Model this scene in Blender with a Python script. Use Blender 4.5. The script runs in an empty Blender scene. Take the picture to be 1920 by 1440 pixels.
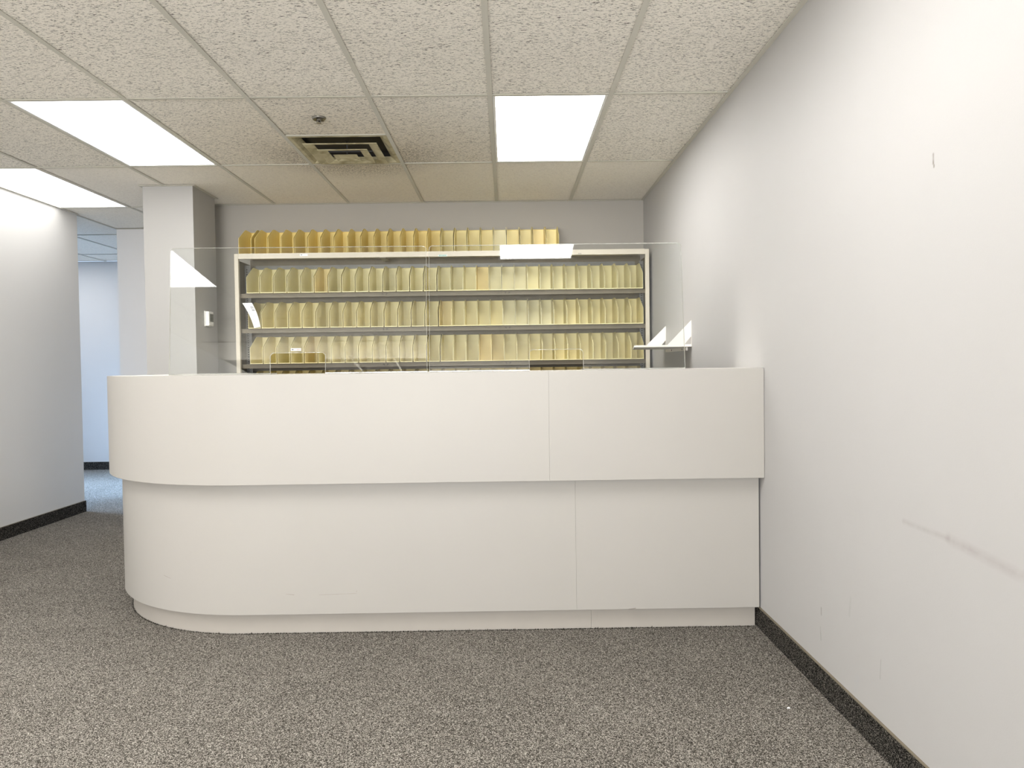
import bpy, bmesh, math, random
from mathutils import Matrix, Vector
random.seed(7)
S = bpy.context.scene
COL = S.collection
PI = math.pi
# ------------------------------------------------------------------ camera, world, exposure
H = 1.2201
F_PX, PITCH, YAW, ROLL = 1374.5, -0.0245, 0.0069, -0.0135
cd = bpy.data.cameras.new('camera'); cam = bpy.data.objects.new('camera', cd); COL.objects.link(cam)
cp, sp, cy, sy, cr, sr = math.cos(PITCH), math.sin(PITCH), math.cos(YAW), math.sin(YAW), math.cos(ROLL), math.sin(ROLL)
Fv = Vector((sy*cp, cy*cp, sp)); Rv = Vector((cy, -sy, 0)); Uv = Rv.cross(Fv)
R2 = cr*Rv + sr*Uv; U2 = -sr*Rv + cr*Uv
cam.matrix_world = Matrix(((R2.x, U2.x, -Fv.x, 0), (R2.y, U2.y, -Fv.y, 0), (R2.z, U2.z, -Fv.z, H), (0, 0, 0, 1)))
cd.sensor_width = 36; cd.lens = 36*F_PX/1920; cd.clip_start = .05
S.camera = cam
w = bpy.data.worlds.new('world'); S.world = w; w.use_nodes = True
w.node_tree.nodes['Background'].inputs[0].default_value = (.55, .72, 1, 1)
w.node_tree.nodes['Background'].inputs[1].default_value = 1.0
S.view_settings.view_transform = 'Standard'; S.view_settings.look = 'None'
S.view_settings.gamma = 1; S.view_settings.exposure = 1.5
S.view_settings.use_curve_mapping = False
LAMP = 6.0            # radiance of the ceiling light lenses
DIM = {'b5': 1.5, 'b2': 1.25, 'left': .58, 'far left': .28, 'far room': .6}   # lens strength per panel, tuned to even out the lighting
DAY = 42.0            # daylight through the far window
la = bpy.data.lights.new('daylight', 'AREA'); la.shape = 'RECTANGLE'; la.size = 1.7; la.size_y = 1.3
la.energy = DAY; la.color = (.42, .65, 1); la.spread = .85
lo = bpy.data.objects.new('daylight', la); COL.objects.link(lo)
lo.location = (-7.25, 7.9, 1.75); lo.rotation_euler = Vector((1, -.05, -.55)).to_track_quat('-Z', 'Z').to_euler()

# added fill light, set in a made-up window behind the camera
lb = bpy.data.lights.new('daylight_front', 'AREA'); lb.shape = 'RECTANGLE'; lb.size = 3.9; lb.size_y = 1.6
lb.energy = 270; lb.color = (1, .975, .94)
lbo = bpy.data.objects.new('daylight_front', lb); COL.objects.link(lbo)
lbo.location = (-1.3, -5.13, 1.15); lbo.rotation_euler = Vector((0, 1, 1.1)).to_track_quat('-Z', 'Y').to_euler()

# ------------------------------------------------------------------ constants of the room
T = .6096; HC = 2.5805; X0 = -.0657; Y1 = 3.7185
XR = 1.151; YB = 6.107; XL = -3.70; YL = 6.40; YF = 9.15; XW = -7.0; YN = -5.0

# ------------------------------------------------------------------ helpers
def link(o, parent=None):
    COL.objects.link(o)
    if parent: o.parent = parent
    return o
def obj(name, bm, mat, parent=None, smooth=False, **props):
    me = bpy.data.meshes.new(name)
    bmesh.ops.recalc_face_normals(bm, faces=bm.faces)
    bm.to_mesh(me); bm.free()
    for m in (mat if isinstance(mat, (list, tuple)) else [mat]): me.materials.append(m)
    if smooth:
        for p in me.polygons: p.use_smooth = True
    o = bpy.data.objects.new(name, me); link(o, parent)
    for k, v in props.items(): o[k] = v
    return o
def thing(name, label, cat, loc=(0, 0, 0), group=None):
    o = bpy.data.objects.new(name, None); COL.objects.link(o); o.empty_display_size = .05
    o.location = loc; o['label'] = label; o['category'] = cat
    if group: o['group'] = group
    return o
def bx(bm, x0, x1, y0, y1, z0, z1, bev=0, mi=0):
    vs = [bm.verts.new((x, y, z)) for x in (x0, x1) for y in (y0, y1) for z in (z0, z1)]
    fs = [(0,1,3,2), (4,6,7,5), (0,4,5,1), (2,3,7,6), (0,2,6,4), (1,5,7,3)]
    faces = [bm.faces.new([vs[i] for i in f]) for f in fs]
    for f in faces: f.material_index = mi
    if bev:
        es = list({e for f in faces for e in f.edges})
        bmesh.ops.bevel(bm, geom=es, offset=bev, segments=2, profile=.5, affect='EDGES')
    return faces
def box(*a, bev=0):
    bm = bmesh.new(); bx(bm, *a, bev=bev); return bm
def prism(bm, pts, vec, mi=0):
    v = Vector(vec)
    a = [bm.verts.new(p) for p in pts]; b = [bm.verts.new(Vector(p)+v) for p in pts]
    n = len(a); fs = [bm.faces.new(a), bm.faces.new(b[::-1])]
    for i in range(n): fs.append(bm.faces.new((a[i], b[i], b[(i+1) % n], a[(i+1) % n])))
    for f in fs: f.material_index = mi
def lathe(bm, prof, c=(0, 0, 0), n=32):
    rings = []
    for r, z in prof:
        rings.append([bm.verts.new((c[0]+r*math.cos(2*PI*i/n), c[1]+r*math.sin(2*PI*i/n), c[2]+z)) for i in range(n)])
    for a, b in zip(rings, rings[1:]):
        for i in range(n): bm.faces.new((a[i], a[(i+1) % n], b[(i+1) % n], b[i]))
    bm.faces.new(rings[0][::-1]); bm.faces.new(rings[-1])

# ------------------------------------------------------------------ material helpers
def srgb(r, g, b):
    f = lambda c: ((c/255+.055)/1.055)**2.4 if c > 10 else c/255/12.92
    return (f(r), f(g), f(b), 1)
class NT:
    def __init__(s, name):
        s.m = bpy.data.materials.new(name); s.m.use_nodes = True
        s.t = s.m.node_tree; s.n = s.t.nodes; s.b = s.n['Principled BSDF']
    def node(s, typ, **kw):
        n = s.n.new(typ)
        for k, v in kw.items(): setattr(n, k, v)
        return n
    def lk(s, a, b): s.t.links.new(a, b)
    def math(s, op, a, b=None, c=None, clamp=False):
        n = s.node('ShaderNodeMath', operation=op); n.use_clamp = clamp
        for i, v in enumerate((a, b, c)):
            if v is None: continue
            if isinstance(v, (int, float)): n.inputs[i].default_value = v
            else: s.lk(v, n.inputs[i])
        return n.outputs[0]
    def noise(s, vec, scale, detail=2, rough=.5, mp=None, rot=0):
        if mp:
            g = s.node('ShaderNodeMapping'); g.inputs['Scale'].default_value = mp; g.inputs['Rotation'].default_value = (0, 0, rot)
            s.lk(vec, g.inputs[0]); vec = g.outputs[0]
        n = s.node('ShaderNodeTexNoise'); n.inputs['Scale'].default_value = scale
        n.inputs['Detail'].default_value = detail; n.inputs['Roughness'].default_value = rough
        s.lk(vec, n.inputs['Vector']); return n.outputs['Fac']
    def ramp(s, fac, *stops, interp='LINEAR'):
        n = s.node('ShaderNodeValToRGB'); n.color_ramp.interpolation = interp
        while len(n.color_ramp.elements) < len(stops): n.color_ramp.elements.new(.5)
        for e, (p, c) in zip(n.color_ramp.elements, stops):
            e.position = p; e.color = c if len(c) == 4 else (*c, 1)
        s.lk(fac, n.inputs[0]); return n.outputs[0]
    def mix(s, fac, a, b, mode='MIX'):
        n = s.node('ShaderNodeMix', data_type='RGBA', blend_type=mode)
        for sock, v in ((n.inputs[0], fac), (n.inputs[6], a), (n.inputs[7], b)):
            if isinstance(v, (int, float, tuple)): sock.default_value = v
            else: s.lk(v, sock)
        return n.outputs[2]
    def bump(s, h, strength, dist):
        n = s.node('ShaderNodeBump'); n.inputs['Strength'].default_value = strength; n.inputs['Distance'].default_value = dist
        s.lk(h, n.inputs['Height']); s.lk(n.outputs[0], s.b.inputs['Normal'])
    def pos(s): return s.node('ShaderNodeNewGeometry').outputs['Position']
    def objc(s): return s.node('ShaderNodeTexCoord').outputs['Object']
    def out(s, col, rough=.5, spec=.5, metal=0):
        if isinstance(col, tuple): s.b.inputs['Base Color'].default_value = col
        else: s.lk(col, s.b.inputs['Base Color'])
        s.b.inputs['Roughness'].default_value = rough; s.b.inputs['Specular IOR Level'].default_value = spec
        s.b.inputs['Metallic'].default_value = metal
        return s.m
W1, B1 = (1, 1, 1, 1), (0, 0, 0, 1)
def plain(name, col, rough=.5, spec=.5, metal=0, vary=.04, sc=3):
    t = NT(name); n = t.noise(t.objc(), sc, 3)
    c = t.mix(n, tuple(x*(1-vary) for x in col[:3])+(1,), tuple(min(1, x*(1+vary)) for x in col[:3])+(1,))
    return t.out(c, rough, spec, metal)

# painted wall; marks = list of (axis_u point a, point b, radius, strength) in world (u, z)
def wall_mat(name, col, marks=(), axis=1):
    t = NT(name); P = t.pos()
    n = t.noise(P, 1.6, 4, .6)
    c = t.mix(n, tuple(x*.965 for x in col[:3])+(1,), tuple(min(1, x*1.03) for x in col[:3])+(1,))
    sx = t.node('ShaderNodeSeparateXYZ'); t.lk(P, sx.inputs[0])
    U, Z = sx.outputs[axis], sx.outputs[2]
    wob = t.noise(P, 30, 2)
    for (a, b, rad, k, tone) in marks:
        dx, dz = b[0]-a[0], b[1]-a[1]; L2 = dx*dx+dz*dz
        u = t.math('SUBTRACT', U, a[0]); z = t.math('SUBTRACT', Z, a[1])
        h = t.math('DIVIDE', t.math('ADD', t.math('MULTIPLY', u, dx), t.math('MULTIPLY', z, dz)), L2, clamp=True)
        du = t.math('SUBTRACT', u, t.math('MULTIPLY', h, dx)); dzz = t.math('SUBTRACT', z, t.math('MULTIPLY', h, dz))
        d = t.math('SQRT', t.math('ADD', t.math('MULTIPLY', du, du), t.math('MULTIPLY', dzz, dzz)))
        f = t.math('SUBTRACT', 1, t.math('DIVIDE', d, rad), clamp=True)
        f = t.math('MULTIPLY', t.math('MULTIPLY', f, wob), k*2, clamp=True)
        c = t.mix(f, c, tone)
    fine = t.noise(P, 260, 3, .6)
    t.bump(fine, .12, .0015)
    return t.out(c, .62, .35)
dk = (.16, .14, .11, 1)
M = {}
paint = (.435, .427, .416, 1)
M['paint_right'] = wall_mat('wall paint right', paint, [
    ((1.971, 1.772), (1.971, 1.748), .006, .9, dk), ((1.968, 1.742), (1.968, 1.738), .005, .9, dk),
    ((2.12, .752), (1.90, .752), .012, .33, (.30, .26, .25, 1)), ((1.90, .752), (1.62, .732), .02, .36, (.30, .26, .25, 1)),
    ((2.682, .31), (2.682, .285), .006, .5, dk), ((2.69, .235), (2.685, .19), .006, .35, dk),
    ((2.25, .29), (2.255, .23), .004, .3, dk), ((2.40, .17), (2.42, .12), .02, .18, (.4, .42, .45, 1)),
    ((2.45, .42), (2.46, .36), .01, .12, dk)])
M['paint'] = wall_mat('wall paint', paint)
M['paint_left'] = wall_mat('wall paint left', (.62, .61, .59, 1), [((5.30, 1.47), (5.27, 1.465), .012, .25, dk)])  # wall paint lightened to make up for weak light on this wall
M['paint_back'] = wall_mat('wall paint back', (.33, .312, .28, 1))  # wall paint darkened to stand in for the dimmer light back here
M['paint_column'] = wall_mat('column paint', (.39, .382, .366, 1))  # paint darkened to offset the strong panel light on the column
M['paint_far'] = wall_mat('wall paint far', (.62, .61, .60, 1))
M['laminate'] = wall_mat('desk laminate', (.362, .346, .318, 1), [
    ((-1.02, .194), (-.985, .190), .0022, .5, dk), ((-.87, .188), (-.70, .192), .0016, .4, dk), ((-.70, .199), (-.699, .203), .002, .5, dk),
    ((-1.62, .262), (-1.58, .252), .002, .4, dk), ((.545, .1), (.575, .104), .003, .8, dk)], axis=0)
M['laminate'].node_tree.nodes['Principled BSDF'].inputs['Roughness'].default_value = .42
for n_ in M['laminate'].node_tree.nodes:
    if n_.type == 'BUMP': n_.inputs['Strength'].default_value = .02
M['kick'] = plain('kick laminate', (.36, .335, .30, 1), .5, .3, vary=.05, sc=8)
M['counter'] = plain('counter laminate', (.82, .80, .76, 1), .3, .5, vary=.01)
M['edge'] = plain('panel edge', (.30, .26, .21, 1), .6)
M['grid'] = plain('grid paint', (.60, .58, .51, 1), .85, .1, vary=.06, sc=2)
M['plenum'] = plain('plenum', (.10, .09, .08, 1), .9)
M['white_metal'] = plain('white enamel', (.80, .80, .78, 1), .35, .5, vary=.02)
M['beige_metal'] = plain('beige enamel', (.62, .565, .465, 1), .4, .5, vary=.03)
M['inner_metal'] = plain('inner enamel', (.17, .145, .10, 1), .5, .4, vary=.08)  # beige enamel darkened to paint in the shade inside the unit
M['slot_metal'] = plain('slotted steel', (.20, .20, .19, 1), .4, .5, .3, vary=.1)
M['black'] = plain('black', (.012, .011, .010, 1), .6)
M['chrome'] = plain('aged chrome', (.30, .29, .26, 1), .28, .5, .9, vary=.15, sc=40)
M['plastic_white'] = plain('white plastic', (.84, .83, .79, 1), .35)
M['lcd'] = plain('screen', (.10, .11, .09, 1), .2)
M['paper'] = plain('paper', (.88, .88, .88, 1), .7)
M['ink'] = plain('ink', (.05, .05, .06, 1), .7)
M['red'] = plain('red ink', (.65, .06, .03, 1), .7)
M['green'] = plain('green ink', (.02, .28, .20, 1), .7)
M['shelf_white'] = plain('white board', (.84, .80, .74, 1), .4, vary=.02)

# acoustic tile: fissures run along x, pinholes everywhere, soot near the air diffuser
def tile_mat():
    t = NT('acoustic tile'); P = t.pos()
    info = t.node('ShaderNodeObjectInfo')
    off = t.node('ShaderNodeVectorMath', operation='MULTIPLY_ADD')
    cmb = t.node('ShaderNodeCombineXYZ'); t.lk(info.outputs['Random'], cmb.inputs[0]); t.lk(info.outputs['Random'], cmb.inputs[1])
    t.lk(cmb.outputs[0], off.inputs[0]); off.inputs[1].default_value = (37, 53, 0); t.lk(P, off.inputs[2])
    V = off.outputs[0]
    warp = t.noise(V, 9, 2)
    fa = t.noise(V, 1, 2, .55, mp=(58, 300, 1), rot=.08)
    fb = t.noise(V, 1, 2, .55, mp=(66, 330, 1), rot=-.13)
    fis = t.math('MAXIMUM', t.math('MULTIPLY', t.math('SUBTRACT', fa, .600), 14, clamp=True),
                 t.math('MULTIPLY', t.math('SUBTRACT', fb, .610), 14, clamp=True), clamp=True)
    fis = t.math('MULTIPLY', fis, info.outputs['Color'])
    pin = t.math('MULTIPLY', t.math('SUBTRACT', t.noise(V, 230, 2, .6), .63), 9, clamp=True)
    hole = t.math('MAXIMUM', fis, t.math('MULTIPLY', pin, .55))
    big = t.noise(P, 1.1, 3)
    base = t.mix(big, (.87, .83, .75, 1), (.91, .87, .79, 1))
    base = t.mix(t.math('MULTIPLY', info.outputs['Random'], .5), base, (.86, .82, .73, 1))
    # soot and yellowing blown out of the air diffuser at (-.98, 4.64)
    d = t.node('ShaderNodeVectorMath', operation='DISTANCE'); t.lk(P, d.inputs[0]); d.inputs[1].default_value = (-.98, 4.72, HC)
    yel = t.math('MULTIPLY', t.math('SUBTRACT', 1.25, d.outputs['Value']), 1.0, clamp=True)
    base = t.mix(t.math('MULTIPLY', yel, .5), base, (.66, .56, .40, 1))
    near = t.math('MULTIPLY', t.math('SUBTRACT', .66, d.outputs['Value']), 4.0, clamp=True)
    syz = t.node('ShaderNodeSeparateXYZ'); t.lk(P, syz.inputs[0])
    near = t.math('MULTIPLY', near, t.math('MULTIPLY', t.math('SUBTRACT', syz.outputs[1], 4.42), 4, clamp=True), clamp=True)
    sp = t.math('MULTIPLY', t.math('SUBTRACT', t.noise(P, 120, 3, .7), .49), 9, clamp=True)
    hole = t.math('MAXIMUM', hole, t.math('MULTIPLY', near, t.math('MULTIPLY', sp, .65)))
    col = t.mix(hole, base, (.05, .04, .03, 1))
    hgt = t.math('SUBTRACT', 1, hole)
    t.bump(hgt, .5, .002)
    return t.out(col, .9, .1)
M['tile'] = tile_mat()

def carpet_mat(name, dark, mid, light, bias=0.0, sc=1.0):
    t = NT(name); P = t.pos()
    def cell(scale):
        vn = t.node('ShaderNodeTexVoronoi'); vn.inputs['Scale'].default_value = scale*sc; t.lk(P, vn.inputs['Vector'])
        sp = t.node('ShaderNodeSeparateColor'); t.lk(vn.outputs['Color'], sp.inputs[0]); return sp.outputs[0]
    a, b = cell(360), cell(560); c = t.noise(P, 2.2, 4, .6)
    v = t.math('ADD', t.math('MULTIPLY', a, .6), t.math('MULTIPLY', b, .4))
    v = t.math('ADD', v, t.math('ADD', bias, t.math('MULTIPLY', t.math('SUBTRACT', c, .5), .10)))
    col = t.ramp(v, (.12, dark), (.50, mid), (.88, light))
    t.bump(v, .6, .004)
    return t.out(col, .95, .05)
M['carpet'] = carpet_mat('carpet', (.010, .008, .006, 1), (.095, .086, .073, 1), (.54, .505, .45, 1))
M['base_carpet'] = carpet_mat('carpet base', (.003, .003, .003, 1), (.014, .012, .011, 1), (.26, .24, .21, 1), -.06)

def bin_mat():
    t = NT('file bin board'); info = t.node('ShaderNodeObjectInfo')
    n = t.noise(t.objc(), 14, 3)
    a = t.mix(n, (.84, .765, .43, 1), (.90, .835, .54, 1))
    c = t.mix(1.0, a, info.outputs['Color'], 'MULTIPLY')
    m = t.out(c, .45, .4)
    return m
M['bin'] = bin_mat()

def acrylic(name, edge=False):
    m = bpy.data.materials.new(name); m.use_nodes = True; t = m.node_tree; t.nodes.clear()
    o = t.nodes.new('ShaderNodeOutputMaterial'); mx = t.nodes.new('ShaderNodeMixShader')
    fr = t.nodes.new('ShaderNodeFresnel'); fr.inputs[0].default_value = 1.49
    tr = t.nodes.new('ShaderNodeBsdfTransparent'); tr.inputs[0].default_value = (.97, .98, .975, 1)
    gl = t.nodes.new('ShaderNodeBsdfGlossy'); gl.inputs['Roughness'].default_value = .012
    t.links.new(fr.outputs[0], mx.inputs[0]); t.links.new(tr.outputs[0], mx.inputs[1]); t.links.new(gl.outputs[0], mx.inputs[2])
    if edge:  # whitish mix stands in for light piped through the sheet to its edges
        df = t.nodes.new('ShaderNodeBsdfTranslucent'); df.inputs[0].default_value = (.90, .89, .84, 1)
        d2 = t.nodes.new('ShaderNodeBsdfDiffuse'); d2.inputs[0].default_value = (.86, .85, .78, 1)
        m1 = t.nodes.new('ShaderNodeMixShader'); m1.inputs[0].default_value = .5
        t.links.new(df.outputs[0], m1.inputs[1]); t.links.new(d2.outputs[0], m1.inputs[2])
        m2 = t.nodes.new('ShaderNodeMixShader'); m2.inputs[0].default_value = .32
        t.links.new(mx.outputs[0], m2.inputs[1]); t.links.new(m1.outputs[0], m2.inputs[2])
        t.links.new(m2.outputs[0], o.inputs[0])
    else: t.links.new(mx.outputs[0], o.inputs[0])
    return m
M['acrylic'] = acrylic('clear acrylic'); M['acrylic_edge'] = acrylic('acrylic polished edge', True)

def lens_mat(k):
    t = NT('lit lens'); n = t.noise(t.pos(), 1, 2, mp=(3.0, .5, 1))
    s = t.math('MULTIPLY', t.math('ADD', t.math('MULTIPLY', n, .25), .875), LAMP*k)
    t.lk(s, t.b.inputs['Emission Strength']); t.b.inputs['Emission Color'].default_value = (1, .985, .965, 1)
    return t.out((.8, .8, .8, 1), .4)
LENS = {}

def dirt_metal():
    t = NT('grimy enamel'); n = t.noise(t.objc(), 7, 4, .65)
    c = t.ramp(n, (.34, (.26, .22, .12, 1)), (.52, (.52, .47, .31, 1)), (.70, (.62, .58, .43, 1)))
    return t.out(c, .5, .3)
M['grimy'] = dirt_metal()

# ------------------------------------------------------------------ floor, walls
def struct(name, bm, mat, parent=None, **k):
    o = obj(name, bm, mat, parent, **k)
    if not parent: o['kind'] = 'structure'
    return o
struct('floor', box(XW-.2, XR+.2, YN-.2, YF+.2, -.12, 0), M['carpet'])
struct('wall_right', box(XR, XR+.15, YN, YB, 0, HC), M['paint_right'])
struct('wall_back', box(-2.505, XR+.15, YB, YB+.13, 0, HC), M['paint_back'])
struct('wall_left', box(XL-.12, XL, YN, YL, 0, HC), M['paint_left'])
bm = bmesh.new()
bx(bm, XL-.12, -3.3, YN-.15, YN, 0, HC); bx(bm, .7, XR+.15, YN-.15, YN, 0, HC)
bx(bm, -3.3, .7, YN-.15, YN, 0, .30); bx(bm, -3.3, .7, YN-.15, YN, 2.0, HC)
struct('wall_behind_camera', bm, M['paint'])
bm = bmesh.new()
for x in (-3.3, -2.0, -.65, .65): bx(bm, x, x+.05, YN-.10, YN-.05, .30, 2.0)
for z in (.30, 1.95): bx(bm, -3.25, .65, YN-.10, YN-.05, z, z+.05)
struct('window_2', bm, M['white_metal'])  # window added out of view to hold the front fill light
struct('wall_passage', box(-2.505, -2.385, YB+.13, 7.085, 0, HC), M['paint_far'])
struct('wall_partition', box(-3.72, -2.385, 7.085, 7.20, 0, HC), M['paint_far'])
struct('wall_far_right', box(-3.72, -3.60, 7.20, YF, 0, HC), M['paint_far'])
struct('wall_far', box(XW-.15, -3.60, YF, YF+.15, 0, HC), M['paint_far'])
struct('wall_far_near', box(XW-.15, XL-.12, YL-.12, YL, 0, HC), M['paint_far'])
# window wall of the far room with an opening
bm = bmesh.new()
bx(bm, XW-.15, XW, YL, 7.05, 0, HC); bx(bm, XW-.15, XW, 8.75, YF, 0, HC)
bx(bm, XW-.15, XW, 7.05, 8.75, 0, .95); bx(bm, XW-.15, XW, 7.05, 8.75, 2.3, HC)
struct('wall_far_left', bm, M['paint_far'])
bm = bmesh.new()
for a in ((7.05, 7.10, .95, 2.3), (8.70, 8.75, .95, 2.3), (7.10, 8.70, .95, 1.0), (7.10, 8.70, 2.25, 2.3), (7.88, 7.92, 1.0, 2.25)):
    bx(bm, XW-.11, XW-.05, a[0], a[1], a[2], a[3])
wi = struct('window_1', bm, M['white_metal'])
# baseboards of carpet strip, with a thin binding along the top edge
def base(name, x0, x1, y0, y1, h=.097):
    o = struct(name, box(x0, x1, y0, y1, 0, h-.003), M['base_carpet'])
    obj('binding_strip', box(x0, x1, y0, y1, h-.003, h), M['inner_metal'], o)
base('baseboard_right', XR-.009, XR, YN, 3.45)
base('baseboard_left', XL, XL+.009, YN, YL)
base('baseboard_left_end', XL-.12, XL+.009, YL, YL+.009)
base('baseboard_far', XW, -3.72, YF-.009, YF)
base('baseboard_partition', -3.72, -2.505, 7.076, 7.085)
# free standing column
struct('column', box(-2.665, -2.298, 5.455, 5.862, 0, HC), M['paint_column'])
tr = bmesh.new()
bx(tr, -2.687, -2.276, 5.433, 5.455, HC-.0015, HC+.0015); bx(tr, -2.687, -2.665, 5.455, 5.884, HC-.0015, HC+.0015)
bx(tr, -2.298, -2.276, 5.455, 5.884, HC-.0015, HC+.0015); bx(tr, -2.665, -2.298, 5.862, 5.884, HC-.0015, HC+.0015)
struct('trim_1', tr, M['grid'])

# ------------------------------------------------------------------ ceiling: slab, grid, tiles
ceiling = struct('ceiling', box(XW-.3, XR+.3, YN-.3, YF+.3, HC+.06, HC+.16), M['plenum'])
JS = list(range(-6, 5)); KS = list(range(-12, 2))
LIGHTS = {(0, 0): 'right', (-4, 0): 'left', (-6, 1): 'far left', (0, -2): 'b1', (-5, -3): 'b2', (-4, -2): 'b5',  # b5: unseen panel added to brighten the left side
          (-9, 3): 'far room'}
VENT = (-2, 0)
def hidden(x, y): return x < XL-.12 and y < YL-.15
tile_cache = {}
def add_tile(xa, xb, ya, yb):
    xa, xb, ya, yb = max(xa, XW), min(xb, XR), max(ya, YN), min(yb, YF)
    if xb-xa < .03 or yb-ya < .03: return
    key = (round(xb-xa, 3), round(yb-ya, 3))
    if key not in tile_cache:
        wd, dp = key[0]/2-.003, key[1]/2-.003
        o = obj('ceiling_tile', box(-wd, wd, -dp, dp, 0, .016, bev=.0015), M['tile'], ceiling); tile_cache[key] = o
    else:
        o = tile_cache[key].copy(); link(o, ceiling)
    o.location = ((xa+xb)/2, (ya+yb)/2, HC+.0045+random.uniform(0, .0015))
    o.color = (.3, .3, .3, 1) if ya > 4.9 else (1, 1, 1, 1)
    o.rotation_euler = (random.uniform(-.0012, .0012), random.uniform(-.0015, .0015), 0)
for k in KS:
    for j in JS:
        xa, ya = X0+k*T, Y1+j*2*T; xc, yc = xa+T/2, ya+T
        if xc > -2.505 and yc > YB or hidden(xc, yc) or (xc > -3.72 and yc > 7.2): continue
        if (k, j) in LIGHTS: continue
        if (k, j) == VENT: add_tile(xa, xa+T, ya, ya+T); continue
        add_tile(xa, xa+T, ya, ya+2*T)
# T bars: main runners along y, cross tees along x (segment by segment)
hw = .012
def bar(x0, x1, y0, y1): 
    bm = bmesh.new(); bx(bm, x0, x1, y0, y1, HC+.0005, HC+.0025)
    if x1-x0 > y1-y0: bx(bm, x0, x1, (y0+y1)/2-.001, (y0+y1)/2+.001, HC+.0025, HC+.035)
    else: bx(bm, (x0+x1)/2-.001, (x0+x1)/2+.001, y0, y1, HC+.0025, HC+.035)
    return obj('grid_bar', bm, M['grid'], ceiling)
for k in KS[1:]:
    x = X0+k*T
    ya = YN if x > XL else YL; yb = YB if x > -2.505 else (7.085 if x > -3.72 else YF)
    bar(x-hw, x+hw, ya, yb)
for j in JS:
    y = Y1+j*2*T
    for k in KS:
        xa, xb = X0+k*T+hw, X0+(k+1)*T-hw
        xc = (xa+xb)/2
        if xc > -2.505 and y > YB or hidden(xc, y) or (xc > -3.72 and y > 7.085) or y < YN: continue
        xb = min(xb, XR)
        bar(xa, xb, y-hw*.8, y+hw*.8)
bar(X0-2*T+hw, X0-T-hw, Y1+T-hw*.8, Y1+T+hw*.8)
def angle(name, *a):
    struct(name, box(a[0], a[1], a[2], a[3], HC-.0015, HC+.0005), M['grid'])
angle('trim_2', XR-.022, XR, YN, YB); angle('trim_3', -2.505, XR-.022, YB-.022, YB)
angle('trim_4', XL, XL+.022, YN, YL); angle('trim_5', -3.72, -2.505, 7.063, 7.085); angle('trim_6', XW, -3.72, YF-.022, YF)

# ------------------------------------------------------------------ ceiling lights
LL = {'right': 'two by four ceiling light panel in line with the acrylic screens, near the right wall',
      'left': 'long bright ceiling light panel left of the air diffuser, in front of the column',
      'far left': 'bright ceiling light panel nearest the left wall, beside the column top',
      'b1': 'ceiling light panel behind the camera on the right, mirrored in the right screen',
      'b2': 'ceiling light panel behind the camera on the left, mirrored in the left screen',
      'b5': 'ceiling light panel just behind the camera, in line with the left panel',
      'far room': 'ceiling light panel in the far room behind the left wall'}
def light_panel(k, j, key):
    cx, cy_ = X0+(k+.5)*T, Y1+(j*2+1)*T
    L = thing('ceiling_light', LL[key], 'ceiling light', (cx, cy_, HC+.003), 'recessed ceiling light panels')
    a, b, c, d = T/2-.013, T-.013, T/2-.026, T-.024
    bm = bmesh.new()
    bx(bm, -a, -c, -b, b, -.0005, .035); bx(bm, c, a, -b, b, -.0005, .035); bx(bm, -c, c, -b, -d, -.0005, .035); bx(bm, -c, c, d, b, -.0005, .035)
    obj('frame', bm, M['white_metal'], L)
    q = DIM.get(key, 1)
    if q not in LENS: LENS[q] = lens_mat(q)
    obj('lens', box(-c, c, -d, d, .004, .007), LENS[q], L)
    obj('housing', box(-a, a, -b, b, .036, .05), M['white_metal'], L)
for (k, j), key in LIGHTS.items(): light_panel(k, j, key)

# ------------------------------------------------------------------ air diffuser
V = thing('air_diffuser', 'square grimy cream air diffuser with nested louvers in the ceiling', 'air vent', (X0-1.5*T, Y1+1.5*T, HC))
def ring(bm, a, za, b, zb, th=.004):
    pa = [(-a, -a), (a, -a), (a, a), (-a, a)]; pb = [(-b, -b), (b, -b), (b, b), (-b, b)]
    v = [[bm.verts.new((x, y, z)) for x, y in p] for p, z in ((pa, za), (pb, zb), (pb, zb+th), (pa, za+th))]
    for q in range(4):
        A, B = v[q], v[(q+1) % 4]
        for i in range(4): bm.faces.new((A[i], A[(i+1) % 4], B[(i+1) % 4], B[i]))
bm = bmesh.new(); ring(bm, .292, .0015, .272, .0015, .003); ring(bm, .272, .0015, .238, .028, .003)
obj('frame', bm, M['grimy'], V)
for a, b, z0, z1 in ((.215, .165, -.021, -.010), (.145, .100, -.037, -.027)):
    bm = bmesh.new(); ring(bm, a, z0, b, z1, .003); ring(bm, a+.006, z0, a, z0, .003); obj('louver', bm, M['grimy'], V)
bm = bmesh.new(); v1 = [bm.verts.new((x*.073, y*.073, -.043)) for x, y in ((-1, -1), (1, -1), (1, 1), (-1, 1))]
v2 = [bm.verts.new((x*.050, y*.050, -.036)) for x, y in ((-1, -1), (1, -1), (1, 1), (-1, 1))]
for i in range(4): bm.faces.new((v1[i], v1[(i+1) % 4], v2[(i+1) % 4], v2[i]))
bm.faces.new(v2)
obj('center_cone', bm, M['grimy'], V)
obj('duct_box', (lambda b: (bx(b, -.24, .24, -.24, .24, .058, .06), bx(b, -.004, .004, -.004, .004, -.0355, .058), bx(b, -.16, .16, -.003, .003, -.009, .0), b)[3])(bmesh.new()), M['black'], V)

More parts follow.
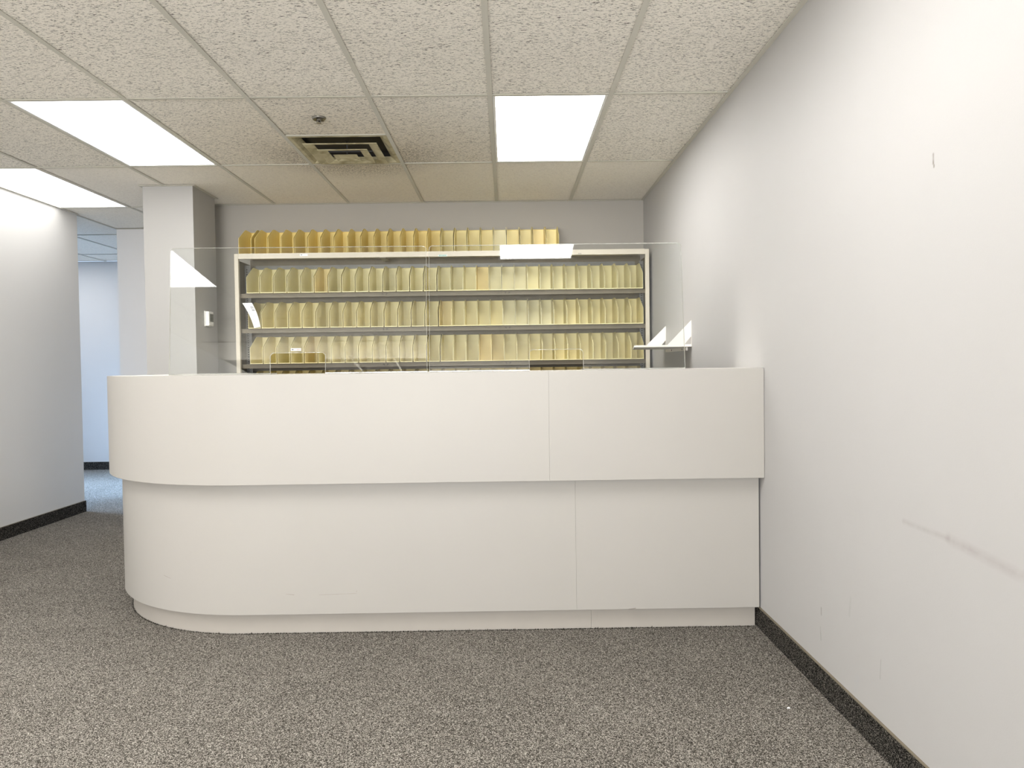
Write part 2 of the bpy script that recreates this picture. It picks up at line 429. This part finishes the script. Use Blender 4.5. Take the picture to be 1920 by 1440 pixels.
# ------------------------------------------------------------------ sprinkler
P = thing('fire_sprinkler', 'small chrome pendent fire sprinkler in the ceiling tile before the air diffuser', 'sprinkler', (-1.003, 4.028, HC+.004))
bm = bmesh.new(); lathe(bm, [(.016, -.001), (.030, -.013), (.036, -.006), (.038, -.001), (.036, .0), (.016, .0)]); obj('escutcheon', bm, M['chrome'], P, True)
bm = bmesh.new(); lathe(bm, [(.009, -.002), (.009, -.010), (.006, -.014), (.006, -.015)], n=16)
bx(bm, -.011, -.008, -.002, .002, -.027, -.009); bx(bm, .008, .011, -.002, .002, -.027, -.009); bx(bm, -.011, .011, -.002, .002, -.029, -.026)
obj('sprinkler_body', bm, M['chrome'], P)
bm = bmesh.new(); lathe(bm, [(.003, -.015), (.003, -.026)], n=10); obj('heat_bulb', bm, M['black'], P)
bm = bmesh.new(); lathe(bm, [(.004, -.029), (.014, -.030), (.014, -.0315), (.003, -.0315)], n=20); obj('deflector', bm, M['chrome'], P)

# ------------------------------------------------------------------ reception desk
CX, CY, RR = -1.215, 4.215, XR-.002
desk = thing('reception_desk', 'long cream laminate reception desk with a rounded left end', 'reception desk', (-.4, 3.6, 0))
def dpath(r, n=40):
    pts = [(RR, CY-r), (CX, CY-r)]
    for i in range(1, n+1):
        a = PI/2*i/n; pts.append((CX-r*math.sin(a), CY-r*math.cos(a)))
    pts.append((CX-r, 5.0)); return pts
def clip(path, xmin=None, xmax=None):
    if xmax is not None: return [(xmax, path[0][1])]+path[1:]
    return [path[0], (xmin, path[0][1])]
def strip(name, r, th, z0, z1, parent, mat, xmin=None, xmax=None, xr=None):
    po, pi = dpath(r, 200), dpath(r-th, 200)   # fine facets: the round end reads as smooth
    if xr is not None: po[0] = (xr, po[0][1]); pi[0] = (xr, pi[0][1])
    if xmin is not None: po, pi = clip(po, xmin=xmin), clip(pi, xmin=xmin)
    if xmax is not None: po, pi = clip(po, xmax=xmax), clip(pi, xmax=xmax)
    bm = bmesh.new(); e = .0012; ro = []
    for (x, y), (u, v) in zip(po, pi):
        dx, dy = (u-x)/th*e, (v-y)/th*e
        ro.append([bm.verts.new(p) for p in ((x, y, z0+e), (x, y, z1-e), (x+dx, y+dy, z1), (u, v, z1), (u, v, z0), (x+dx, y+dy, z0))])
    for a, b in zip(ro, ro[1:]):
        for i in range(6): bm.faces.new((a[i], a[(i+1) % 6], b[(i+1) % 6], b[i]))
    bm.faces.new(ro[0]); bm.faces.new(ro[-1][::-1])
    bmesh.ops.recalc_face_normals(bm, faces=bm.faces)
    o = obj(name, bm, mat, parent); o.matrix_parent_inverse = Matrix.Translation((.4, -3.6, 0))
    return o
def dpart(name, bm, mat, **k):
    o = obj(name, bm, mat, desk, **k); o.matrix_parent_inverse = Matrix.Translation((.4, -3.6, 0)); return o
s1, s2, s3 = .186, .305, .375
strip('upper_panel', .945, .02, .703, 1.197, desk, M['laminate'], xmax=s1-.0003)
strip('upper_panel', .945, .02, .703, 1.197, desk, M['laminate'], xmin=s1+.0003)
strip('lower_panel', .888, .02, .099, .7025, desk, M['laminate'], xmax=s2-.0003)
strip('lower_panel', .888, .02, .099, .7025, desk, M['laminate'], xmin=s2+.0003, xr=RR-.006)
strip('kick_board', .850, .018, 0, .0985, desk, M['kick'], xmax=s3-.0005)
strip('kick_board', .850, .018, 0, .0985, desk, M['kick'], xmin=s3+.0005, xr=XR-.016)
strip('countertop', .9245, .40, 1.165, 1.1965, desk, M['counter'])
strip('soffit_board', .9245, .055, .703, .718, desk, M['laminate'])
strip('inner_panel', .60, .02, .0, 1.1645, desk, M['laminate'])
# pale edge band under each overhanging panel
# ------------------------------------------------------------------ acrylic screens
def screen(name, label, xa, xb, ca, cb, ybase, lean, yaw, hgt, cut=.098, flange=.11):
    t = thing(name, label, 'sneeze guard', ((xa+xb)/2, ybase, 1.1972), 'clear acrylic screens on the counter')
    t.rotation_euler = (0, 0, yaw)
    cxm = (xa+xb)/2; u0, u1, c0, c1 = xa-cxm, xb-cxm, ca-cxm, cb-cxm
    rad = .018
    def arc(cx_, cz, a0, a1, r=rad, n=6): return [(cx_+r*math.cos(a0+(a1-a0)*i/n), cz+r*math.sin(a0+(a1-a0)*i/n)) for i in range(n+1)]
    z0 = .004
    out = [(u0, z0)] + [(c0, z0)] + arc(c0+rad, cut-rad, PI, PI/2) + arc(c1-rad, cut-rad, PI/2, 0) + [(c1, z0), (u1, z0)]
    out += arc(u1-rad, hgt-rad, 0, PI/2) + arc(u0+rad, hgt-rad, PI/2, PI)
    th = .005; bm = bmesh.new(); cl, sl = math.cos(lean), math.sin(lean)
    f = lambda u, z, d: (u, z*sl+d*cl, z*cl-d*sl)
    A = [bm.verts.new(f(u, z, 0)) for u, z in out]; B = [bm.verts.new(f(u, z, th)) for u, z in out]
    bm.faces.new(A); bm.faces.new(B[::-1])
    for i in range(len(A)):
        q = bm.faces.new((A[i], B[i], B[(i+1) % len(A)], A[(i+1) % len(A)])); q.material_index = 1
    bmesh.ops.triangulate(bm, faces=[x for x in bm.faces if len(x.verts) > 4])
    obj('sheet', bm, [M['acrylic'], M['acrylic_edge']], t)
    n_ = len(out); ins = []
    for i in range(n_):
        p0, p1, p2 = Vector(out[i-1]), Vector(out[i]), Vector(out[(i+1) % n_])
        d1, d2 = (p1-p0).normalized(), (p2-p1).normalized()
        nn = Vector((-d1.y-d2.y, d1.x+d2.x)); nn = nn/max(nn.length, 1e-6)
        ins.append(p1+nn*.0017/max(.5, abs(nn.dot(Vector((-d1.y, d1.x))))))
    bm = bmesh.new()
    R = [[bm.verts.new(f(p[0], p[1], d)) for p in pts] for pts, d in ((out, -.0004), (ins, -.0004), (ins, th+.0004), (out, th+.0004))]
    for q in range(4):
        for i in range(n_):
            bm.faces.new((R[q][i], R[q][(i+1) % n_], R[(q+1) % 4][(i+1) % n_], R[(q+1) % 4][i]))
    obj('polished_edge', bm, M['acrylic_edge'], t)  # added pale rim, paints in the bright line of piped light
    for a, b in ((u0, c0), (c1, u1)):
        bm = bmesh.new(); fs = bx(bm, a, b, .0, flange, 0, .005)
        for q in fs:
            q.normal_update()
            if abs(q.normal.z) < .5: q.material_index = 1
        obj('foot_flange', bm, [M['acrylic'], M['acrylic_edge']], t)
    return t
screen('acrylic_screen', 'clear acrylic screen with service slot on the left half of the desk', -1.563, -.371, -1.098, -.845, 3.415, .087, .023, .598)
screen('acrylic_screen', 'clear acrylic screen with service slot on the right half of the desk', -.362, .836, .107, .358, 3.425, .115, .0, .603)

# ------------------------------------------------------------------ shelving unit
CB0, CB1, CF, CK = -2.113, 1.126, 5.75, 6.085
cab = thing('shelving_unit', 'wide beige metal shelving unit against the back wall, full of cream file bins', 'shelving unit', ((CB0+CB1)/2, 5.9, 0))
def cpart(name, bm, mat, par=None, **k):
    o = obj(name, bm, mat, par or cab, **k)
    if not par: o.matrix_parent_inverse = Matrix.Translation((-(CB0+CB1)/2, -5.9, 0))
    return o
ROWZ = [2.124, 1.817, 1.541, 1.263, .986]
for x0, x1, sgn in ((CB0, CB0+.031, 1), (CB1-.031, CB1, -1)):
    bm = bmesh.new(); bx(bm, x0, x1, CF, CF+.03, 0, 2.122, bev=.002)
    cpart('front_post', bm, M['beige_metal'])
    xo = CB0+.004 if sgn == 1 else CB1-.007
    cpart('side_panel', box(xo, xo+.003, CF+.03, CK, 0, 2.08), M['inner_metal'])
    xi = CB0+.007 if sgn == 1 else CB1-.0425
    bm = bmesh.new(); bx(bm, xi, xi+(.045 if sgn == 1 else .037), 5.955, 5.957, 0, 2.06)
    up = cpart('slotted_upright', bm, M['slot_metal'])
    bm = bmesh.new()
    for i in range(60):
        z = .9+i*.019
        bx(bm, xi+.014, xi+.023, 5.9535, 5.955, z, z+.008)
    s = obj('slots', bm, M['black'], up); s['kind'] = 'stuff'
bm = bmesh.new(); bx(bm, CB0+.0315, CB1-.0315, CF+.001, CF+.004, 2.083, 2.1235); bx(bm, CB0+.0315, CB1-.0315, CF+.004, CK, 2.1205, 2.1235)
bx(bm, CB0+.0315, CB1-.0315, CF+.004, CF+.02, 2.083, 2.085)
cpart('top_shelf', bm, M['beige_metal'])
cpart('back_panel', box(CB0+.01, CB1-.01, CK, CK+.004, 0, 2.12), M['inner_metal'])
cpart('back_rail', box(CB0+.055, CB1-.055, 6.075, 6.084, 2.040, 2.072), M['slot_metal'])
for z in ROWZ[1:]+[.70, .40, .10]:
    bm = bmesh.new(); bx(bm, CB0+.008, CB1-.008, 5.80, 5.803, z-.034, z-.001); bx(bm, CB0+.054, CB1-.054, 5.803, 6.08, z-.004, z-.001)
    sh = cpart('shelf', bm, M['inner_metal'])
    if z > .95:
        for xx in (-.955, .012):
            for q in (-.022, .012):
                bm = bmesh.new(); bx(bm, xx+q, xx+q+.012, 5.7985, 5.80, z-.016, z-.012); bx(bm, xx+q+(.009 if q < 0 else 0), xx+q+.003+(.009 if q < 0 else 0), 5.7985, 5.80, z-.024, z-.012)
                obj('shelf_clip', bm, M['black'], sh)
for xx in (-.955, .012):
    bm = bmesh.new(); prism(bm, [(xx-.022, CF+.012, 2.083), (xx+.022, CF+.012, 2.083), (xx+.03, CF+.20, 2.083), (xx-.03, CF+.20, 2.083)], (0, 0, -.006)); cpart('gusset', bm, M['inner_metal'])
# little labels on the top shelf edge
tg = cpart('label_tag', box(-1.601, -1.540, CF-.0006, CF+.001, 2.099, 2.117), M['paper']); tg['label'] = 'small white label with a black mark'
obj('print', box(-1.595, -1.583, CF-.0012, CF-.0006, 2.106, 2.111), M['ink'], tg).matrix_parent_inverse = Matrix.Identity(4)
tg2 = cpart('label_tag', box(-.523, -.453, CF-.0006, CF+.001, 2.082, 2.098), M['paper']); tg2['label'] = 'small pale green outlined label'
bm = bmesh.new(); x = -.517
bx(bm, -.521, -.455, CF-.0012, CF-.0006, 2.0955, 2.097); bx(bm, -.521, -.455, CF-.0012, CF-.0006, 2.083, 2.0845)
while x < -.463:
    wd = random.uniform(.002, .005); bx(bm, x, x+wd, CF-.0012, CF-.0006, 2.087, 2.093); x += wd+random.uniform(.0015, .003)
obj('print', bm, M['green'], tg2)
tg3 = cpart('label_tag', box(.560, .606, CF-.0006, CF+.001, 2.084, 2.098), M['beige_metal']); tg3['label'] = 'small beige label with black marks'
bm = bmesh.new()
for x in (.572, .581, .590): bx(bm, x, x+.004, CF-.0012, CF-.0006, 2.088, 2.095)
obj('print', bm, M['ink'], tg3)

# ------------------------------------------------------------------ file bins
BW, BD, BH, TH = .0985, .298, .221, .0022
def bin_mesh(bulge, w_=BW):
    bm = bmesh.new()
    prof = [(0, 0), (BD, 0), (BD, BH), (.17, BH), (.145, BH-.007), (.004, .128), (0, .120)]
    for s in (0, 1):
        x = 0 if s == 0 else w_-TH
        cols = []
        grid = [(0, 0), (0, .06), (0, .120), (.004, .128), (.145, BH-.007), (.17, BH), (BD, BH), (BD, .12), (BD, 0), (.15, 0)]
        def bo(y, z): return bulge[s]*math.exp(-((y-.04)/.07)**2)*math.sin(PI*min(1, z/.20))
        A = [bm.verts.new((x+bo(y, z), y, z)) for y, z in grid]; B = [bm.verts.new((x+TH+bo(y, z), y, z)) for y, z in grid]
        ca = bm.verts.new((x+bo(.08, .1), .08, .10)); cb = bm.verts.new((x+TH+bo(.08, .1), .08, .10))
        n = len(grid)
        for i in range(n):
            bm.faces.new((A[i], A[(i+1) % n], ca)); bm.faces.new((B[i], cb, B[(i+1) % n]))
            bm.faces.new((A[i], B[i], B[(i+1) % n], A[(i+1) % n]))
    bx(bm, TH, w_-TH, 0, BD, 0, .003)
    bx(bm, TH, w_-TH, BD-TH, BD, .003, BH)
    bx(bm, TH, w_-TH, BD-.016, BD-TH, BH-.003, BH-.001)
    bx(bm, TH, w_-TH, 0.0, .0025, .003, .0055)
    bmesh.ops.recalc_face_normals(bm, faces=bm.faces)
    me = bpy.data.meshes.new('file_bin'); bm.to_mesh(me); bm.free(); me.materials.append(M['bin']); return me
meshes = [bin_mesh((a, b)) for a, b in ((0, 0), (.0015, .0), (-.0008, .0012), (0, -.001), (.0015, -.0012), (-.0006, -.002))]
ORD = ['first', 'second', 'third', 'fourth', 'fifth', 'sixth', 'seventh', 'eighth', 'ninth', 'tenth', 'eleventh', 'twelfth', 'thirteenth', 'fourteenth', 'fifteenth']
ROWN = ['on top of the shelving unit', 'on the uppermost inside shelf', 'on the second inside shelf', 'on the third inside shelf', 'on the lowest visible shelf']
ROWG = ['file bins on top of the unit', 'file bins on the uppermost inside shelf', 'file bins on the second inside shelf', 'file bins on the third inside shelf', 'file bins on the lowest visible shelf']
tones = {0: (1.0, .93, .72), 1: (1, 1, .98), 2: (1, .98, .90), 3: (1, .98, .91), 4: (1, .93, .74)}
BINS = {}
for r in range(5):
    n = 24 if r == 0 else 30
    for i in range(n):
        if r == 0: x = -2.092 if i == 0 else -1.966+(i-1)*.1042
        else:
            st = [0, -2.029, -2.022, -2.012, -2.010][r]
            x = st+.1067*i if i < 14 else st+.1067*14+(i-14)*(1.083-(st+.1067*14))/16
        tn = tones[r]; v = random.uniform(.93, 1.04)
        kind = 'cream'
        rnd = random.random()
        if r == 0 and i < 15: tn = (1.0, .90, .60)
        if r == 0 and i >= 15: tn = (1.0, .96, .80)  # top row tinted yellower left, whiter right for the uneven light
        if (r, i) in ((1, 5), (1, 17), (0, 22), (3, 17), (3, 18), (2, 14), (3, 4)): tn = (1.02, .955, .80); kind = 'tan'
        if (r, i) in ((1, 18), (1, 19), (1, 20), (2, 21), (2, 22), (2, 19), (2, 20), (0, 19)): tn = (.99, 1.0, 1.07); kind = 'pale'  # cream bins whitened in colour for light reflected in the screens
        left = i < n/2
        idx = i if left else n-1-i
        lab = f'{kind} open-front file bin, {ORD[idx]} from the {"left" if left else "right"} {ROWN[r]}'
        o = bpy.data.objects.new('file_bin', random.choice(meshes)); link(o)
        o.location = (x+random.uniform(0, .0008), (5.79 if r == 0 else 5.768)+random.uniform(0, .004), ROWZ[r]+(.0003 if r == 0 else .0003))
        o.color = (tn[0]*v, tn[1]*v, tn[2]*v, 1)
        o['label'] = lab; o['category'] = 'file bin'; o['group'] = ROWG[r]
        BINS[(r, i)] = o
# sticker on a bin of the third shelf
b = BINS[(3, 3)]; bxx, byy, bzz = b.location
st = obj('sticker', box(-.001, .080, -.0016, -.0004, .098, .120), M['paper'], b); st['label'] = 'white sticker with a black arrow and red marks'
bm = bmesh.new(); prism(bm, [(.004, -.0022, .109), (.016, -.0022, .115), (.016, -.0022, .103)], (0, .0006, 0)); bx(bm, .014, .022, -.0022, -.0016, .106, .112)
obj('printed_arrow', bm, M['ink'], st)
bm = bmesh.new()
for x in (.048, .058, .064, .072): bx(bm, x, x+.004, -.0022, -.0016, .104+.003*(x > .06), .112)
obj('printed_marks', bm, M['red'], st)
# folded printed sheet standing in the leftmost bin of the second shelf
ps = thing('printed_sheet', 'white folded printed sheet leaning out of the leftmost bin on the second shelf', 'paper', (-2.02, 5.752, 1.546))
f0, f1, f2, f3 = (-.034, -.010, .193), (.038, .0, .195), (.098, .006, .006), (.052, -.004, -.002)
def q4(u, v, off=0):
    a = Vector(f0).lerp(Vector(f1), u); b_ = Vector(f3).lerp(Vector(f2), u); c = a.lerp(b_, v); c.x += .012*math.sin(PI*v); c.y += off-.006*math.sin(PI*v); return c
bm = bmesh.new(); n = 8
g = [[[bm.verts.new(q4(u, i/n, o_)) for u in (0, .5, 1)] for i in range(n+1)] for o_ in (0, .0006)]
for s in (0, 1):
    for i in range(n):
        for c in (0, 1): bm.faces.new((g[s][i][c], g[s][i][c+1], g[s][i+1][c+1], g[s][i+1][c]))
for i in range(n):
    for c in (0, 2): bm.faces.new((g[0][i][c], g[1][i][c], g[1][i+1][c], g[0][i+1][c]))
for i in (0, n):
    for c in (0, 1): bm.faces.new((g[0][i][c], g[1][i][c], g[1][i][c+1], g[0][i][c+1]))
obj('sheet', bm, M['paper'], ps)
bm = bmesh.new()
def rect(u0, u1, v0, v1):
    bm.faces.new([bm.verts.new(q4(u, v, -.0006)) for u, v in ((u0, v0), (u1, v0), (u1, v1), (u0, v1))])
rect(.12, .2, .03, .05)
for i in range(12):
    u0 = random.uniform(.1, .2); rect(u0, u0+random.uniform(.2, .5), .34+i*.048, .344+i*.048)
for a in (.16, .21, .27, .31): rect(.62, .86, a, a+.018)
rect(.6, .62, .15, .34); rect(.88, .9, .15, .34)
obj('print', bm, M['ink'], ps)

# ------------------------------------------------------------------ thermostat on the column
th = thing('thermostat', 'white thermostat with dark screen on the side of the column', 'thermostat', (-2.298, 5.655, 1.612))
obj('back_plate', box(0.0005, .008, -.048, .048, -.058, .060, bev=.002), M['plastic_white'], th)
obj('cover', box(.008, .036, -.044, .044, -.054, .056, bev=.004), M['plastic_white'], th)
obj('screen', box(.036, .0372, -.026, .036, -.022, .038), M['lcd'], th)
bm = bmesh.new(); bx(bm, .036, .039, -.030, .030, -.046, -.036, bev=.001); obj('button_strip', bm, M['plastic_white'], th)

# ------------------------------------------------------------------ small wall shelf with gussets
wsf = thing('wall_shelf', 'small white shelf with two triangular brackets on the right wall behind the desk', 'shelf', (XR, 4.95, 1.326))
bm = bmesh.new(); prism(bm, [(-.0005, -.40, 0), (-.0005, .36, 0), (-.235, .36, 0), (-.358, -.40, 0)], (0, 0, .012)); obj('shelf_board', bm, M['shelf_white'], wsf)
for y, wd, hg in ((-.398, .15, .152), (.335, .158, .155)):
    bm = bmesh.new(); z0 = .0125
    o3 = [(-.0005, z0), (-wd, z0), (-.0005, z0+hg)]; 
    i3 = [(-.0025, z0+.002), (-.046, z0+.002), (-.0025, z0+.052)]
    A = [bm.verts.new((x, y, z)) for x, z in o3]; B = [bm.verts.new((x, y, z)) for x, z in i3]
    A2 = [bm.verts.new((x, y+.003, z)) for x, z in o3]; B2 = [bm.verts.new((x, y+.003, z)) for x, z in i3]
    for i in range(3):
        j = (i+1) % 3
        bm.faces.new((A[i], A[j], B[j], B[i])); bm.faces.new((A2[i], B2[i], B2[j], A2[j]))
        bm.faces.new((A[i], A2[i], A2[j], A[j])); bm.faces.new((B[i], B[j], B2[j], B2[i]))
    obj('bracket', bm, M['shelf_white'], wsf)
obj('wall_cleat', box(-.012, -.0005, -.30, .30, -.022, -.0005), M['shelf_white'], wsf)
for y in (-.2, .1):
    bm = bmesh.new(); lathe(bm, [(.005, 0), (.005, .002), (.003, .003)], n=12)
    bmesh.ops.rotate(bm, verts=bm.verts, cent=(0, 0, 0), matrix=Matrix.Rotation(-PI/2, 3, 'Y')); bmesh.ops.translate(bm, verts=bm.verts, vec=(-.012, y, -.012))
    obj('screw', bm, M['black'], wsf)

# ------------------------------------------------------------------ scrap on the carpet
bm = bmesh.new(); prism(bm, [(-.006, -.003, 0), (.004, -.006, 0), (.007, .002, 0), (-.001, .005, 0)], (0, 0, .0015))
o = obj('paper_scrap', bm, M['paper']); o.location = (.977, 2.551, .0005)
o['label'] = 'tiny white paper scrap on the grey carpet near the right wall'; o['category'] = 'scrap'

# loose pile standing up along the kick board
bm = bmesh.new(); pth = dpath(.850, 60)
pth[0] = (XR-.02, pth[0][1])
for (xa, ya), (xb, yb) in zip(pth, pth[1:]):
    L = math.hypot(xb-xa, yb-ya); k = max(1, int(L/.0045))
    nx, ny = (yb-ya)/L, -(xb-xa)/L
    if nx*(xa-CX)+ny*(ya-CY) < 0 and L < .1: nx, ny = -nx, -ny
    if L >= .1 and ya < 3.5: nx, ny = 0, -1
    if L >= .1 and ya > 3.5: nx, ny = -1, 0
    for q in range(k):
        u = (q+random.random())/k; x, y = xa+(xb-xa)*u+nx*.004, ya+(yb-ya)*u+ny*.004
        h_ = random.uniform(.002, .006)+(.005 if random.random() < .04 else 0); w_ = random.uniform(.002, .004)
        tx, ty = (xb-xa)/L*w_, (yb-ya)/L*w_
        a = bm.verts.new((x-tx, y-ty, 0)); b_ = bm.verts.new((x+tx, y+ty, 0)); c = bm.verts.new((x+nx*.004, y+ny*.004, 0)); d = bm.verts.new((x, y, h_))
        for f_ in ((a, b_, d), (b_, c, d), (c, a, d)): bm.faces.new(f_)
fl = bpy.data.objects['floor']
pile = obj('carpet_pile', bm, M['base_carpet'], fl); pile['kind'] = 'stuff'
